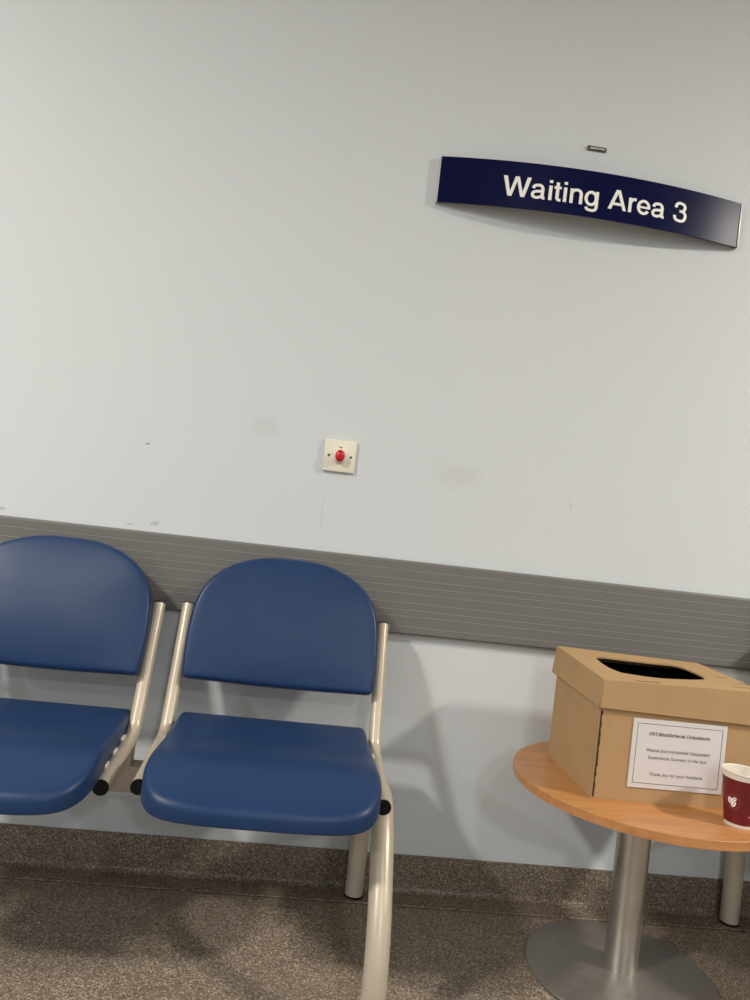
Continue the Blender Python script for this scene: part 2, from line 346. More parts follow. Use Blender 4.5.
GLYPHS = {" ":[235,[]],"/":[249,[[[235,533],[71,-76],[14,-76],[178,533]]]],"E":[419,[[[60,0],[60,509],[372,509],[372,452],[125,452],[125,286],[355,286],[355,229],[125,229],[125,57],[375,57],[375,0]]]],"M":[628,[[[60,0],[60,509],[152,509],[277,187],[287,159],[299,123],[311,84],[322,49],[307,49],[318,83],[330,121],[342,158],[352,187],[476,509],[568,509],[568,0],[504,0],[504,291],[504,327],[505,369],[506,413],[507,457],[513,457],[498,409],[482,363],[467,322],[456,291],[342,0],[286,0],[170,291],[159,321],[145,361],[129,408],[112,457],[119,457],[120,416],[121,372],[122,328],[122,291],[122,0]]]],"N":[523,[[[60,0],[60,509],[136,509],[343,183],[363,151],[388,107],[414,55],[405,54],[401,108],[399,157],[399,195],[399,509],[463,509],[463,0],[387,0],[202,290],[177,331],[148,381],[108,452],[119,454],[122,384],[124,328],[125,291],[125,0]]]],"O":[533,[[[267,-7],[241,-6],[217,-2],[194,5],[171,13],[150,25],[131,39],[113,55],[97,73],[82,93],[70,115],[59,140],[51,166],[45,193],[41,223],[40,254],[41,285],[45,315],[51,343],[59,369],[70,393],[82,415],[97,436],[113,454],[131,470],[150,484],[171,495],[194,504],[217,510],[241,514],[267,516],[293,514],[317,510],[340,504],[363,495],[384,484],[403,470],[421,454],[437,436],[451,415],[464,393],[474,369],[482,343],[488,315],[492,285],[493,254],[492,223],[488,193],[482,166],[474,140],[464,115],[451,93],[437,73],[421,55],[403,39],[384,25],[363,13],[340,5],[317,-2],[293,-6]],[[267,53],[296,55],[324,63],[349,76],[372,94],[392,116],[408,144],[420,176],[428,213],[430,254],[428,295],[420,332],[408,365],[392,392],[372,415],[349,433],[324,446],[296,453],[267,456],[237,453],[210,445],[184,433],[161,415],[142,392],[125,364],[113,332],[106,295],[103,254],[106,213],[113,176],[125,144],[142,117],[161,94],[184,76],[210,63],[237,55]]]],"P":[445,[[[60,0],[60,509],[235,509],[272,506],[305,499],[332,487],[356,471],[375,452],[390,430],[400,404],[407,377],[409,348],[407,318],[400,291],[390,265],[375,243],[356,223],[332,207],[305,195],[272,188],[235,186],[109,186],[109,242],[233,242],[257,244],[279,248],[297,256],[312,266],[324,279],[333,294],[339,310],[343,328],[344,348],[343,367],[339,385],[333,402],[324,416],[312,428],[297,439],[279,446],[257,451],[232,452],[125,452],[125,0]]]],"S":[447,[[[224,-9],[188,-7],[156,-1],[128,9],[102,23],[81,40],[64,60],[51,83],[42,109],[38,137],[104,137],[108,118],[114,102],[123,88],[136,76],[150,66],[166,59],[185,53],[204,50],[224,49],[246,50],[267,54],[286,60],[303,69],[317,79],[329,92],[338,106],[344,122],[346,139],[344,154],[340,168],[332,179],[322,189],[310,197],[296,205],[245,222],[184,239],[145,253],[112,269],[86,289],[74,303],[64,318],[57,335],[53,353],[52,372],[54,400],[62,425],[75,448],[92,468],[113,484],[138,498],[165,508],[195,514],[227,516],[259,514],[289,508],[316,498],[340,484],[360,468],[377,449],[390,427],[398,403],[401,378],[337,378],[332,402],[320,421],[302,437],[280,449],[254,456],[225,459],[204,457],[185,454],[167,448],[152,440],[139,430],[129,418],[121,405],[117,391],[115,376],[117,359],[122,345],[131,334],[142,324],[155,315],[169,308],[212,293],[264,279],[312,264],[328,256],[344,248],[359,238],[372,226],[384,213],[395,198],[402,180],[407,161],[408,139],[406,112],[399,87],[386,64],[370,43],[349,25],[323,11],[294,0],[261,-7]]]],"T":[449,[[[32,452],[32,509],[417,509],[417,452],[257,452],[257,0],[193,0],[193,452]]]],"a":[389,[[[160,-9],[137,-7],[115,-3],[94,5],[76,15],[60,29],[48,45],[38,63],[32,84],[30,108],[32,128],[36,146],[43,161],[53,174],[64,184],[78,193],[92,200],[108,206],[125,211],[178,220],[234,227],[247,229],[257,231],[265,235],[271,240],[274,246],[276,255],[276,257],[275,272],[272,285],[267,297],[260,307],[251,315],[240,322],[227,327],[212,330],[196,331],[178,330],[163,327],[149,322],[137,316],[127,309],[118,301],[110,292],[104,283],[100,274],[41,291],[51,313],[64,331],[79,346],[95,358],[114,368],[133,375],[153,380],[173,383],[194,384],[239,379],[255,375],[271,369],[286,360],[300,350],[312,336],[322,320],[330,301],[335,278],[337,251],[337,0],[277,0],[277,52],[272,52],[252,25],[242,16],[229,8],[215,1],[199,-4],[181,-7]],[[170,45],[192,47],[211,51],[228,59],[242,68],[254,80],[263,93],[270,108],[274,122],[276,138],[276,190],[259,182],[231,176],[200,171],[175,168],[134,159],[122,153],[112,147],[103,139],[97,130],[93,118],[92,105],[93,93],[96,82],[102,72],[109,64],[119,57],[130,52],[142,48],[156,46]]]],"b":[424,[[[229,-8],[208,-7],[189,-3],[172,4],[159,12],[147,21],[138,31],[118,59],[112,59],[112,0],[53,0],[53,509],[114,509],[114,319],[118,319],[137,346],[147,355],[158,364],[171,373],[188,379],[207,383],[229,384],[259,382],[287,374],[313,361],[335,342],[354,320],[370,293],[381,261],[388,227],[390,189],[388,151],[381,116],[370,84],[355,57],[336,34],[313,16],[288,3],[260,-6]],[[220,47],[242,49],[262,55],[279,66],[294,80],[306,97],[316,117],[323,139],[327,163],[328,189],[327,215],[323,239],[316,261],[307,281],[295,298],[280,311],[262,322],[243,328],[220,330],[198,328],[178,322],[161,312],[147,299],[134,282],[125,263],[118,241],[114,216],[113,189],[114,162],[118,138],[125,115],[135,95],[147,78],[162,65],[179,55],[198,49]]]],"c":[396,[[[207,-8],[174,-5],[144,3],[117,16],[93,35],[72,58],[56,85],[44,116],[37,150],[34,187],[37,225],[44,260],[56,291],[72,318],[93,341],[117,360],[144,374],[174,382],[207,384],[226,384],[243,381],[260,377],[276,371],[291,364],[305,356],[318,346],[330,335],[340,322],[349,308],[356,293],[362,277],[303,262],[290,289],[270,311],[242,325],[207,330],[184,328],[163,321],[145,310],[130,296],[118,278],[108,258],[102,236],[98,212],[96,187],[98,163],[102,139],[108,117],[118,97],[130,80],[145,66],[163,55],[184,49],[207,46],[243,52],[271,66],[292,89],[304,117],[363,102],[357,86],[350,70],[341,56],[331,43],[319,32],[306,21],[292,12],[277,5],[261,-1],[244,-5],[226,-7]]]],"d":[424,[[[195,-8],[165,-6],[137,3],[111,16],[89,34],[70,57],[55,84],[43,116],[36,151],[34,189],[36,227],[43,261],[55,293],[70,320],[89,342],[112,361],[137,374],[165,382],[196,384],[218,383],[237,379],[253,373],[267,364],[278,355],[287,346],[306,319],[311,319],[311,509],[372,509],[372,0],[313,0],[313,59],[307,59],[287,31],[277,21],[266,12],[252,4],[236,-3],[217,-7]],[[205,47],[226,49],[246,55],[263,65],[278,78],[290,95],[299,115],[306,138],[310,162],[312,189],[310,216],[306,241],[300,263],[290,282],[278,299],[263,312],[246,322],[227,328],[205,330],[182,328],[162,322],[145,311],[130,298],[118,281],[108,261],[102,239],[98,215],[96,189],[98,163],[102,139],[109,117],[118,97],[130,80],[145,66],[162,55],[182,49]]]],"e":[404,[[[212,-8],[177,-5],[145,3],[117,16],[92,35],[72,58],[56,85],[44,116],[37,150],[34,187],[36,224],[44,258],[55,290],[71,317],[91,340],[115,359],[142,373],[172,382],[205,384],[226,383],[246,380],[266,374],[285,366],[303,355],[319,341],[334,324],[347,305],[357,282],[365,256],[370,227],[371,194],[371,169],[75,169],[75,221],[310,221],[308,226],[304,248],[298,269],[288,286],[277,301],[263,314],[246,323],[227,328],[205,330],[183,328],[164,323],[146,313],[131,301],[119,286],[109,270],[102,251],[97,231],[96,211],[96,178],[98,151],[102,127],[110,106],[121,88],[135,73],[151,61],[169,53],[190,48],[212,46],[227,47],[241,49],[254,53],[265,58],[276,65],[285,73],[294,82],[300,93],[306,105],[365,91],[358,72],[348,55],[335,39],[320,26],[302,14],[283,4],[261,-3],[237,-7]]]],"f":[254,[[[228,379],[228,327],[6,327],[6,379]],[[81,0],[81,432],[82,452],[87,470],[96,486],[107,499],[120,510],[135,519],[152,525],[169,529],[187,530],[222,527],[243,521],[227,468],[215,472],[195,474],[178,472],[164,468],[154,460],[147,449],[143,435],[142,419],[142,0]]]],"h":[410,[[[114,227],[114,0],[53,0],[53,509],[114,509],[114,287],[102,287],[116,319],[132,344],[152,362],[175,374],[200,382],[227,384],[252,383],[275,377],[295,369],[313,356],[328,340],[341,321],[350,298],[355,271],[357,240],[357,0],[296,0],[296,235],[293,263],[286,286],[273,304],[256,318],[235,326],[210,329],[192,328],[176,324],[161,317],[147,308],[136,297],[126,283],[119,266],[115,248]]]],"i":[167,[[[53,0],[53,379],[114,379],[114,0]],[[84,443],[73,444],[63,448],[54,455],[47,463],[43,472],[41,483],[43,494],[47,504],[54,512],[63,518],[73,522],[84,524],[95,522],[105,518],[114,512],[121,504],[125,494],[126,483],[125,472],[121,463],[114,455],[105,448],[95,444]]]],"k":[381,[[[110,137],[110,212],[121,212],[284,379],[360,379],[184,199],[177,199]],[[53,0],[53,509],[114,509],[114,0]],[[294,0],[148,186],[191,229],[372,0]]]],"l":[189,[[[139,-2],[112,0],[91,8],[74,20],[62,37],[55,59],[53,84],[53,509],[114,509],[114,99],[114,83],[117,71],[120,62],[126,57],[135,53],[146,52],[160,53],[170,54],[181,3],[162,-1]]]],"m":[610,[[[53,0],[53,379],[112,379],[112,295],[108,295],[114,314],[122,331],[132,346],[144,358],[158,368],[172,376],[187,382],[203,385],[219,386],[245,383],[268,375],[287,361],[303,342],[314,320],[321,295],[312,295],[318,312],[326,329],[337,343],[350,356],[364,366],[381,375],[398,381],[417,385],[437,386],[458,385],[478,380],[497,372],[514,361],[529,346],[541,328],[550,307],[555,283],[557,255],[557,0],[496,0],[496,254],[493,279],[485,298],[473,313],[456,323],[438,329],[419,330],[402,329],[387,326],[374,320],[363,312],[353,302],[345,290],[340,277],[336,263],[335,247],[335,0],[274,0],[274,260],[272,280],[265,297],[253,311],[238,322],[220,328],[199,330],[185,329],[171,326],[158,320],[145,312],[135,302],[126,289],[119,274],[115,257],[114,238],[114,0]]]],"n":[410,[[[114,227],[114,0],[53,0],[53,379],[112,379],[112,287],[102,287],[116,319],[132,344],[152,362],[175,374],[200,382],[227,384],[252,383],[275,377],[295,369],[313,356],[328,340],[341,321],[350,298],[355,271],[357,240],[357,0],[296,0],[296,235],[293,263],[286,286],[273,304],[256,318],[235,326],[210,329],[192,328],[176,324],[161,317],[147,308],[136,297],[126,283],[119,266],[115,248]]]],"o":[415,[[[207,-8],[174,-5],[144,3],[117,16],[93,35],[72,58],[56,85],[44,116],[37,150],[34,187],[37,225],[44,260],[56,291],[72,318],[93,341],[117,360],[144,374],[174,382],[207,384],[241,382],[271,374],[299,360],[323,341],[343,318],[359,291],[371,260],[379,225],[381,187],[379,150],[371,116],[359,85],[343,58],[323,35],[299,16],[271,3],[241,-5]],[[207,46],[231,49],[252,55],[270,66],[285,80],[298,97],[307,117],[314,139],[318,163],[319,187],[318,212],[314,236],[307,258],[298,278],[285,296],[270,310],[252,321],[231,328],[207,330],[184,328],[163,321],[145,310],[130,296],[118,278],[108,258],[102,236],[98,212],[96,187],[98,163],[102,139],[108,117],[118,97],[130,80],[145,66],[163,55],[184,49]]]],"p":[424,[[[53,-143],[53,379],[112,379],[112,319],[118,319],[137,346],[147,355],[158,364],[171,373],[188,379],[207,383],[229,384],[259,382],[287,374],[313,361],[335,342],[354,320],[370,293],[381,261],[388,227],[390,189],[388,151],[381,116],[370,84],[355,57],[336,34],[313,16],[288,3],[260,-6],[229,-8],[208,-7],[189,-3],[173,4],[159,12],[147,21],[138,31],[118,59],[114,59],[114,-143]],[[220,47],[242,49],[262,55],[279,66],[294,80],[306,97],[316,117],[323,139],[327,163],[328,189],[327,215],[323,239],[316,261],[307,281],[295,298],[280,311],[262,322],[243,328],[220,330],[198,328],[178,322],[161,312],[147,299],[134,282],[125,263],[118,241],[114,216],[113,189],[114,162],[118,138],[125,115],[135,95],[147,78],[162,65],[179,55],[198,49]]]],"r":[259,[[[53,0],[53,379],[112,379],[112,321],[115,321],[124,339],[137,354],[152,367],[171,377],[191,383],[213,385],[229,384],[243,384],[243,322],[230,324],[207,326],[190,324],[174,321],[159,315],[146,306],[135,296],[126,284],[119,269],[115,254],[114,237],[114,0]]]],"s":[365,[[[182,-8],[157,-7],[133,-3],[112,3],[93,12],[76,24],[62,38],[50,54],[41,73],[36,94],[94,107],[101,87],[111,72],[124,60],[141,52],[160,47],[181,45],[206,47],[227,53],[244,62],[258,74],[265,88],[268,103],[266,115],[262,126],[254,136],[243,144],[229,150],[212,155],[149,170],[118,180],[92,192],[72,208],[58,227],[50,249],[47,274],[49,295],[55,314],[65,332],[79,347],[95,360],[115,370],[137,378],[161,383],[187,384],[212,383],[234,379],[254,372],[271,363],[286,352],[299,339],[309,324],[318,308],[324,290],[268,277],[262,291],[254,304],[243,316],[228,325],[210,331],[187,333],[166,331],[147,326],[131,317],[119,305],[111,292],[109,277],[110,264],[115,253],[124,243],[136,235],[152,229],[172,223],[229,209],[261,200],[287,187],[306,171],[320,153],[328,131],[331,107],[329,85],[323,65],[312,47],[298,31],[281,18],[260,6],[236,-2],[210,-7]]]],"t":[227,[[[204,379],[204,327],[6,327],[6,379]],[[65,471],[126,471],[126,98],[127,83],[130,70],[136,61],[144,55],[156,51],[170,50],[185,51],[202,54],[213,2],[192,-3],[168,-4],[138,-1],[113,7],[92,21],[82,32],[75,45],[69,59],[66,75],[65,93]]]],"u":[410,[[[182,-5],[158,-3],[135,2],[115,11],[97,23],[82,39],[69,59],[60,82],[54,109],[53,139],[53,379],[114,379],[114,144],[116,117],[124,94],[137,75],[154,61],[175,53],[200,50],[218,51],[234,55],[249,62],[263,71],[274,83],[283,97],[290,113],[295,132],[296,153],[296,379],[357,379],[357,0],[298,0],[298,92],[307,92],[294,60],[277,35],[257,17],[234,5],[209,-3]]]],"v":[389,[[[163,0],[17,379],[84,379],[165,155],[187,87],[206,21],[184,21],[203,87],[224,155],[305,379],[371,379],[226,0]]]],"x":[379,[[[21,0],[171,218],[171,171],[29,379],[100,379],[147,306],[179,253],[207,206],[175,206],[202,253],[233,306],[282,379],[352,379],[209,169],[209,214],[358,0],[287,0],[231,85],[200,136],[173,182],[205,182],[178,136],[148,85],[91,0]]]],"y":[389,[[[47,-139],[61,-86],[71,-87],[83,-89],[94,-90],[104,-89],[113,-86],[122,-81],[130,-74],[138,-64],[145,-51],[151,-36],[163,-1],[17,379],[84,379],[165,155],[187,87],[206,21],[184,21],[202,87],[224,155],[305,379],[371,379],[204,-58],[196,-77],[187,-93],[177,-107],[165,-119],[153,-128],[139,-136],[125,-141],[109,-144],[91,-145],[65,-143]]]]}

# ------------------------------------------------------------------ room shell
X0, X1, Y0, Y1 = -6.5, 6.5, -7.5, 0.0
def struct(name, dims, m):
    o = box_obj(name, dims, m); o['kind'] = 'structure'; return o
struct('floor', (X0, X1, Y0, .1, -.08, 0), M['floor'])
struct('wall_back', (X0, X1, 0, .1, 0, CEIL), M['wall'])
struct('wall_left', (X0-.1, X0, Y0, .1, 0, CEIL), M['wall'])
struct('wall_right', (X1, X1+.1, Y0, .1, 0, CEIL), M['wall'])
struct('wall_front', (X0, X1, Y0-.1, Y0, 0, CEIL), M['wall'])
struct('ceiling', (X0, X1, Y0, .1, CEIL, CEIL+.1), M['ceiling'])
# coved vinyl skirting, welded to the floor along a seam
def cove():
    prof = [(0, .102), (-.0045, .102), (-.0052, .100), (-.0055, .032)]
    prof[-1] = (-.0055, .020)
    for k in range(1, 9):
        a = math.pi/2*k/8; prof.append((-.0055-.016*(1-math.cos(a)), .0036+.0164*(1-math.sin(a))))
    prof += [(-.074, .0030), (-.0765, .0005), (-.0765, .0002), (0, .0002)]
    bm = bmesh.new(); A = [bm.verts.new((X0, y, z)) for y, z in prof]; B = [bm.verts.new((X1, y, z)) for y, z in prof]
    n = len(prof)
    for k in range(n): bm.faces.new((A[k], A[(k+1) % n], B[(k+1) % n], B[k]))
    bm.faces.new(A); bm.faces.new(B[::-1])
    o = bm_obj('baseboard_back', bm, M['cove']); o['kind'] = 'structure'
    bm = bmesh.new(); add_box(bm, X0, X1, -.0795, -.0765, .0001, .0009)
    s = bm_obj('trim_1', bm, mat('weld_seam', (.07, .056, .04), .6)); s['kind'] = 'structure'
cove()

# ------------------------------------------------------------------ wall guard rail, ribbed
RIB = mat('pale_rib_line', (.40, .395, .37), .5)
def guard_rail():
    z0, z1, d = .699, .897, -.022
    fr = [.127, .258, .347, .444, .571, .669, .754, .895]
    prof = [(0, z1), (-.014, z1), (-.019, z1-.001), (d, z1-.005)]
    for f in fr:
        z = z1-(z1-z0)*f
        prof += [(d, z+.0010), (d+.0012, z+.0004), (d+.0012, z-.0010), (d, z-.0016)]
    prof += [(d, z0+.004), (d+.004, z0), (0, z0)]
    bm = bmesh.new(); A = [bm.verts.new((X0, y, z)) for y, z in prof]; B = [bm.verts.new((X1, y, z)) for y, z in prof]
    n = len(prof)
    for k in range(n): bm.faces.new((A[k], A[(k+1) % n], B[(k+1) % n], B[k]))
    bm.faces.new(A); bm.faces.new(B[::-1])
    o = bm_obj('wall_guard_rail', bm, M['rail'], smooth=False)
    for f in fr:
        z = z1-(z1-z0)*f; r = box_obj('rib_line', (X0, X1, d-.0006, d+.0010, z-.0008, z+.0004), RIB, o); r['label'] = 'thin pale rib line'
    tag(o, 'long grey ribbed wall guard rail running behind the blue chair backs', 'wall rail')
guard_rail()

# ------------------------------------------------------------------ waiting-room seating
def seat_bm():
    # plan outline: u across, v = distance forward from the back edge
    pts = [(-.2290, .022), (-.2275, .011), (-.223, .004), (-.214, .0005), (-.20, .0), (-.12, 0), (0, 0), (.12, 0), (.20, 0), (.214, .0005), (.223, .004), (.2275, .011), (.229, .022), (.230, .06), (.232, .12), (.236, .24), (.2385, .33), (.236, .375), (.224, .412), (.200, .440), (.155, .455),
           (.08, .460), (0, .4605), (-.08, .460), (-.155, .455), (-.200, .440), (-.224, .412), (-.236, .375), (-.2385, .33), (-.236, .24), (-.232, .12), (-.230, .06)]
    ol = []
    dense = smooth_outline(pts, sub=5)
    def df(u, v, w_):
        drop = 0
        if v > .27: drop = -.036*((v-.27)/.19)**2
        y = -.155-v
        z = .450-.042*v/.46*.35 + w_ + drop*(1.0 if w_ > 0 else .35)
        z += .008*math.exp(-((v-.33)/.09)**2)
        z -= .006*math.exp(-((v-.17)/.1)**2)*(1-(u/.25)**2) if w_ > 0 else 0
        return Vector((u, y, z))
    return slab(dense, .060, .014, .004, df, inner=14)
def back_bm():
    half = [(.0, .866), (.06, .864), (.11, .853), (.155, .834), (.192, .807), (.218, .772), (.232, .728), (.237, .67), (.2365, .62), (.234, .592), (.2325, .577), (.229, .567), (.220, .5635), (.205, .563)]
    pts = [(-x, z) for x, z in half[::-1]]+[(x, z) for x, z in half[1:]]
    # straight bottom run
    dense = []
    for i in range(len(pts)-1):
        p0 = pts[max(i-1, 0)]; p1 = pts[i]; p2 = pts[i+1]; p3 = pts[min(i+2, len(pts)-1)]
        for s in range(5):
            t = s/5; q = [.5*((2*p1[k])+(p2[k]-p0[k])*t+(2*p0[k]-5*p1[k]+4*p2[k]-p3[k])*t*t+(-p0[k]+3*p1[k]-3*p2[k]+p3[k])*t**3) for k in (0, 1)]
            dense.append(tuple(q))
    dense.append(pts[-1])
    m = 20; a, b = pts[-1], pts[0]
    dense += [(a[0]+(b[0]-a[0])*k/m, a[1]-.006*math.sin(math.pi*k/m)) for k in range(1, m)]
    def df(u, z, w_):
        yc = -.178+(z-.55)*.38+.0 - .018*(u/.24)**2      # curved a little round the sitter
        zn = (z-.715)/.152
        pf = .016*max(0, 1-abs(u/.239)**2.6)*max(0, 1-abs(zn)**2.6) if w_ > 0 else 0
        return Vector((u, yc-w_+.010-pf, z+(w_+pf)*.30))
    return slab(dense, .042, .011, .0, df, inner=14)
TUBE = [(-.082, .728), (-.1715, .522), (-.212, .436), (-.36, .420), (-.478, .408)]
def side_tube(x, parent):
    bm = bmesh.new()
    path = fillet_path([(x, TUBE[0][0], TUBE[0][1]), (x, TUBE[1][0], TUBE[1][1]), (x, TUBE[2][0], TUBE[2][1]), (x, TUBE[4][0], TUBE[4][1])], [.25, .055])
    tube(bm, path, .0158, n=28)
    o = bm_obj('frame_tube', bm, M['cream'], parent)
    d = (path[-1]-path[-2]).normalized(); bm = bmesh.new(); tube(bm, [path[-1]-d*.001, path[-1]+d*.0025, path[-1]+d*.004], .0162, n=28)
    bm_obj('end_cap', bm, M['black'], o)['label'] = 'black round plastic end cap'
    d = (path[0]-path[1]).normalized(); bm = bmesh.new(); tube(bm, [path[0]-d*.001, path[0]+d*.002, path[0]+d*.0035], .0145, n=28)
    bm_obj('end_cap', bm, M['black'], o)['label'] = 'black round plastic end cap'
    return o
def leg_set(x, parent):
    # rear leg rises from beside the wall to the beam; front leg arches over and forward
    def foot(par, y):
        bm = bmesh.new(); lathe(bm, [(0, 0), (.0262, 0), (.0268, .002), (.0262, .008), (0, .008)], 32, (x, y))
        f = bm_obj('foot', bm, M['black'], par); f['label'] = 'black plastic foot'
    bm = bmesh.new()
    tube(bm, fillet_path([(x, -.040, .004), (x, -.040, .25), (x, -.235, .345)], [.07], 14), .0245, n=32)
    r = bm_obj('leg', bm, M['cream'], parent); foot(r, -.040)
    bm = bmesh.new()
    kn = [(-.235, .345), (-.33, .385), (-.40, .378), (-.455, .335), (-.505, .272), (-.548, .205), (-.572, .14), (-.578, .075), (-.572, .004)]
    P = [Vector((x-.002, y, z)) for y, z in kn]; path = []
    for i in range(len(P)-1):
        p0 = P[max(i-1, 0)]; p1 = P[i]; p2 = P[i+1]; p3 = P[min(i+2, len(P)-1)]
        for k in range(6):
            t = k/6; path.append(.5*((2*p1)+(p2-p0)*t+(2*p0-5*p1+4*p2-p3)*t*t+(-p0+3*p1-3*p2+p3)*t**3))
    path.append(P[-1])
    tube(bm, path, .0245, n=32); r = bm_obj('leg', bm, M['cream'], parent); foot(r, -.572)
def bench(name, label, centres, legs, ends):
    t = thing(name, label, 'bench', (centres[0], -.25, 0))
    off = Vector((centres[0], -.25, 0))
    tmp = []
    b = box_obj('beam', (ends[0], ends[1], -.262, -.212, .308, .370), M['taupe'], bev=.004); tmp.append(b); b['label'] = 'taupe rectangular steel beam'
    for ci, c in enumerate(centres):
        n0 = len(tmp)
        s = bm_obj('seat', seat_bm(), M['blue']); s.location.x = c; s['label'] = 'blue vinyl seat cushion'; tmp.append(s)
        s = bm_obj('backrest', back_bm(), M['blue']); s.location.x = c; s['label'] = 'blue vinyl curved backrest'; tmp.append(s)
        for sx in (-1, 1):
            tb = side_tube(c+sx*.2505, None); tmp.append(tb)
            for yy, zz in ((-.270, .4415), (-.345, .4360), (-.415, .4300)):
                k = box_obj('seat_tab', (c+sx*.2375-.007, c+sx*.2375+.007, yy-.014, yy+.014, zz-.004, zz+.005), M['tab'], bev=.001); tmp.append(k)
            k = box_obj('tube_bracket', (c+sx*.2505-.010, c+sx*.2505+.010, -.258, -.220, .368, .418), M['taupe'], bev=.002); tmp.append(k)
            # back fixing
            k = box_obj('back_bracket', (c+sx*.219-.012, c+sx*.219+.016, -.150, -.128, .60, .63), M['black'], bev=.003); tmp.append(k)
        if ci == 1:      # the second place on the beam sits a few millimetres lower and further forward
            for o in tmp[n0:]: o.location += Vector((.002, -.005, -.005) if o.name.startswith(('seat', 'backrest')) and 'tab' not in o.name else (-.004, -.006, -.005))
    for x in legs: leg_set(x, t)
    for o in tmp: o.parent = t
    for ch in t.children: ch.location = ch.location-off
    return t
bench('waiting_bench', 'blue padded two-seat beam bench with cream tube frame, left of the round table', (-.0255, -.5955), (.235, -.856), (-.89, .262))
bench('waiting_bench', 'beam bench at the right edge, only its cream rear leg showing behind the round table', (1.512, 2.082), (1.2835, 2.32), (1.235, 2.37))

# ------------------------------------------------------------------ round table
TX, TY, TZ = .874, -.302, .450
def table():
    t = thing('round_table', 'low round wooden coffee table on a brushed steel pedestal, holding a cardboard box', 'table', (TX, TY, 0))
    bm = bmesh.new(); R = .315
    lathe(bm, [(0, .4295), (R-.002, .4295), (R, .4305), (R, .4485), (R-.0015, .4497), (0, TZ)], 160)
    top = bm_obj('table_top', bm, M['wood'], t); top['label'] = 'round beech-coloured laminate top'
    bm = bmesh.new(); lathe(bm, [(0, .008), (.039, .008), (.039, .424), (0, .424)], 64, (-.013, .008)); c = bm_obj('column', bm, M['steel'], t)
    bm = bmesh.new(); lathe(bm, [(.0, .418), (.12, .418), (.12, .4295), (0, .4295)], 48, (-.016, .008)); bm_obj('top_flange', bm, M['black'], t)
    bm = bmesh.new(); lathe(bm, [(0, 0), (.219, 0), (.2205, .0015), (.2205, .005), (.219, .0068), (.21, .0078), (0, .011)], 128, (-.02, -.006))
    b = bm_obj('base_plate', bm, M['plate'], t); b['label'] = 'flat round satin steel base plate'
table()

